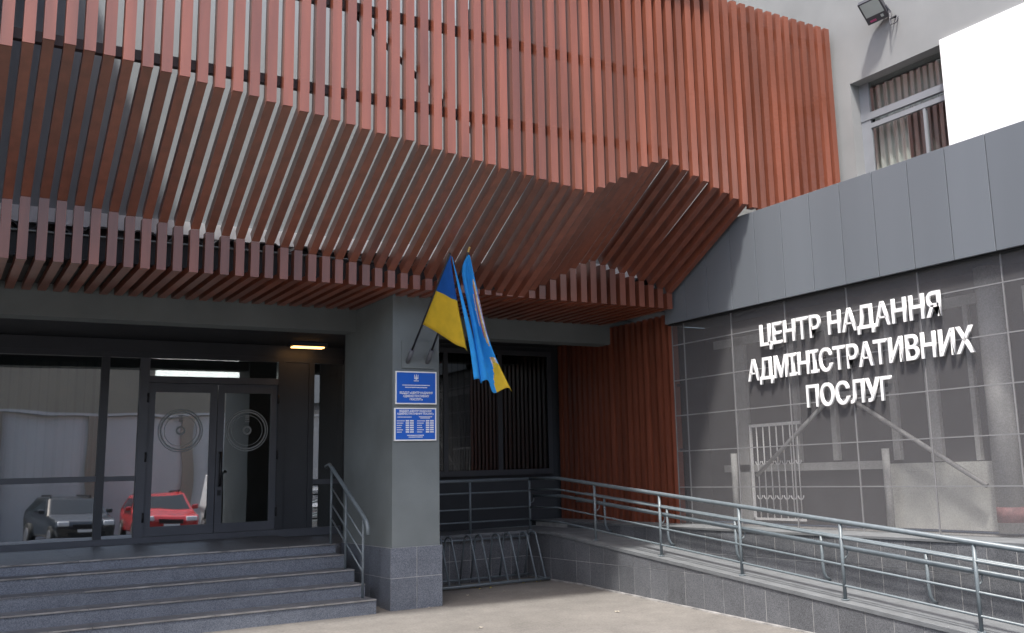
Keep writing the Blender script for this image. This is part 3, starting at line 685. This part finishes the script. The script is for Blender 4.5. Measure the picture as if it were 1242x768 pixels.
def car(label, paint, x, y, van=False, rot=0):
    c = thing('parked_car', label, 'car', group='cars parked across from the entrance')
    Lh, Wd = (2.25, .9) if van else (2.05, .86); zr = 1.95 if van else 1.46; z0 = gz(y)
    side = [(Lh, .28), (Lh, .62), (Lh - .12, .78), (Lh - (.55 if van else .95), .92), (Lh - (1.25 if van else 1.6), zr - .06), (Lh - (1.5 if van else 1.95), zr), (-Lh + (.2 if van else .75), zr), (-Lh + .12, 1.0), (-Lh, .8), (-Lh, .28)]
    def hw(z): return Wd if z < .95 else lerp(Wd, Wd * (.88 if van else .74), (z - .95) / (zr - .95))
    n = len(side)
    def pt(s, sx): return (x + sx * hw(s[1]) * (.93 if abs(s[0]) > Lh - .05 else 1), y + s[0], z0 + s[1])
    vs = [pt(s, -1) for s in side] + [pt(s, 1) for s in side]
    fs = [tuple(range(n))[::-1], tuple(range(n, 2 * n))] + [(i, (i + 1) % n, n + (i + 1) % n, n + i) for i in range(n)]
    b = mesh('body', vs, fs, paint, c); bv_ = b.modifiers.new('bevel', 'BEVEL'); bv_.width = .06; bv_.segments = 3
    def quad(name, m_, p, off, par):
        P_ = [Vector(q) for q in p]; nn = (P_[1] - P_[0]).cross(P_[2] - P_[0]).normalized() * off
        return mesh(name, [q + nn for q in P_] + [q - nn * .5 for q in P_], [(0, 1, 2, 3), (7, 6, 5, 4), (0, 4, 5, 1), (1, 5, 6, 2), (2, 6, 7, 3), (3, 7, 4, 0)], m_, par)
    a, t_ = Vector(pt(side[3], 1)), Vector(pt(side[4], 1)); a2, t2 = Vector(pt(side[3], -1)), Vector(pt(side[4], -1))
    cl = lambda p, f: Vector((x + (p.x - x) * f, p.y, p.z))
    lo, hi = .1, .95
    quad('windscreen', 'carglass', [cl(a.lerp(t_, lo), .9), cl(a.lerp(t_, hi), .88), cl(a2.lerp(t2, hi), .88), cl(a2.lerp(t2, lo), .9)], .012, c)
    for s in (-1, 1):
        ya, yb = Lh - (1.35 if van else 1.55), -Lh + (.5 if van else .75)
        q = [(x + s * hw(1.0), y + ya + .1, z0 + 1.0), (x + s * hw(zr - .12), y + ya - .35, z0 + zr - .12), (x + s * hw(zr - .12), y + yb + .15, z0 + zr - .12), (x + s * hw(1.0), y + yb - .1, z0 + 1.0)]
        quad('side_window', 'carglass', q if s < 0 else q[::-1], .012, c)
        box('headlight', 'headlight', c, x + s * .62 - .16, x + s * .62 + .16, y + Lh - .14, y + Lh + .004, z0 + .62, z0 + .76, bevel=.03)
        box('mirror', paint, c, x + s * (Wd + .1) - .09, x + s * (Wd + .1) + .09, y + Lh - 1.35, y + Lh - 1.22, z0 + .95, z0 + 1.08, bevel=.03)
        for wy in (Lh - .72, -Lh + .7):
            wl = tube('wheel', 'tyre', c, [(x + s * (Wd - .2), y + wy, z0 + .31), (x + s * (Wd + .005), y + wy, z0 + .31)], .31, 24)
            tube('rim', 'rim', wl, [(x + s * (Wd - .05), y + wy, z0 + .31), (x + s * (Wd + .012), y + wy, z0 + .31)], .2, 16)
    box('grille', 'black', c, x - .36, x + .36, y + Lh - .05, y + Lh + .012, z0 + .56, z0 + .68); box('lower_grille', 'black', c, x - .5, x + .5, y + Lh - .05, y + Lh + .01, z0 + .34, z0 + .46)
    Rm = Matrix.Rotation(math.radians(rot), 4, 'Z'); ctr = Vector((x, y + Lh, 0)); c.matrix_world = Matrix.Translation(ctr) @ Rm @ Matrix.Translation(-ctr)
    box('roof_rail', 'black', c, x - .55, x - .52, y - 1.1, y + .2, z0 + zr, z0 + zr + .05); box('roof_rail', 'black', c, x + .52, x + .55, y - 1.1, y + .2, z0 + zr, z0 + zr + .05)
    box('bumper', 'black', c, x - .8, x + .8, y + Lh - .1, y + Lh + .008, z0 + .28, z0 + .335)
    box('number_plate', 'white', c, x - .25, x + .25, y + Lh + .0101, y + Lh + .02, z0 + .475, z0 + .55)
car('dark hatchback parked by the yard wall, mirrored left of the doors', 'carblack', 4.0, -2.7, rot=-8)
car('red hatchback parked by the yard wall, mirrored in the left door', 'carred', 6.45, -3.4)
car('white van parked by the yard wall, mirrored in the right door', 'carwhite', 8.95, -2.8, True)
car('silver hatchback parked at the end, mirrored beside the pillar', 'carsilver', 11.7, -2.6)
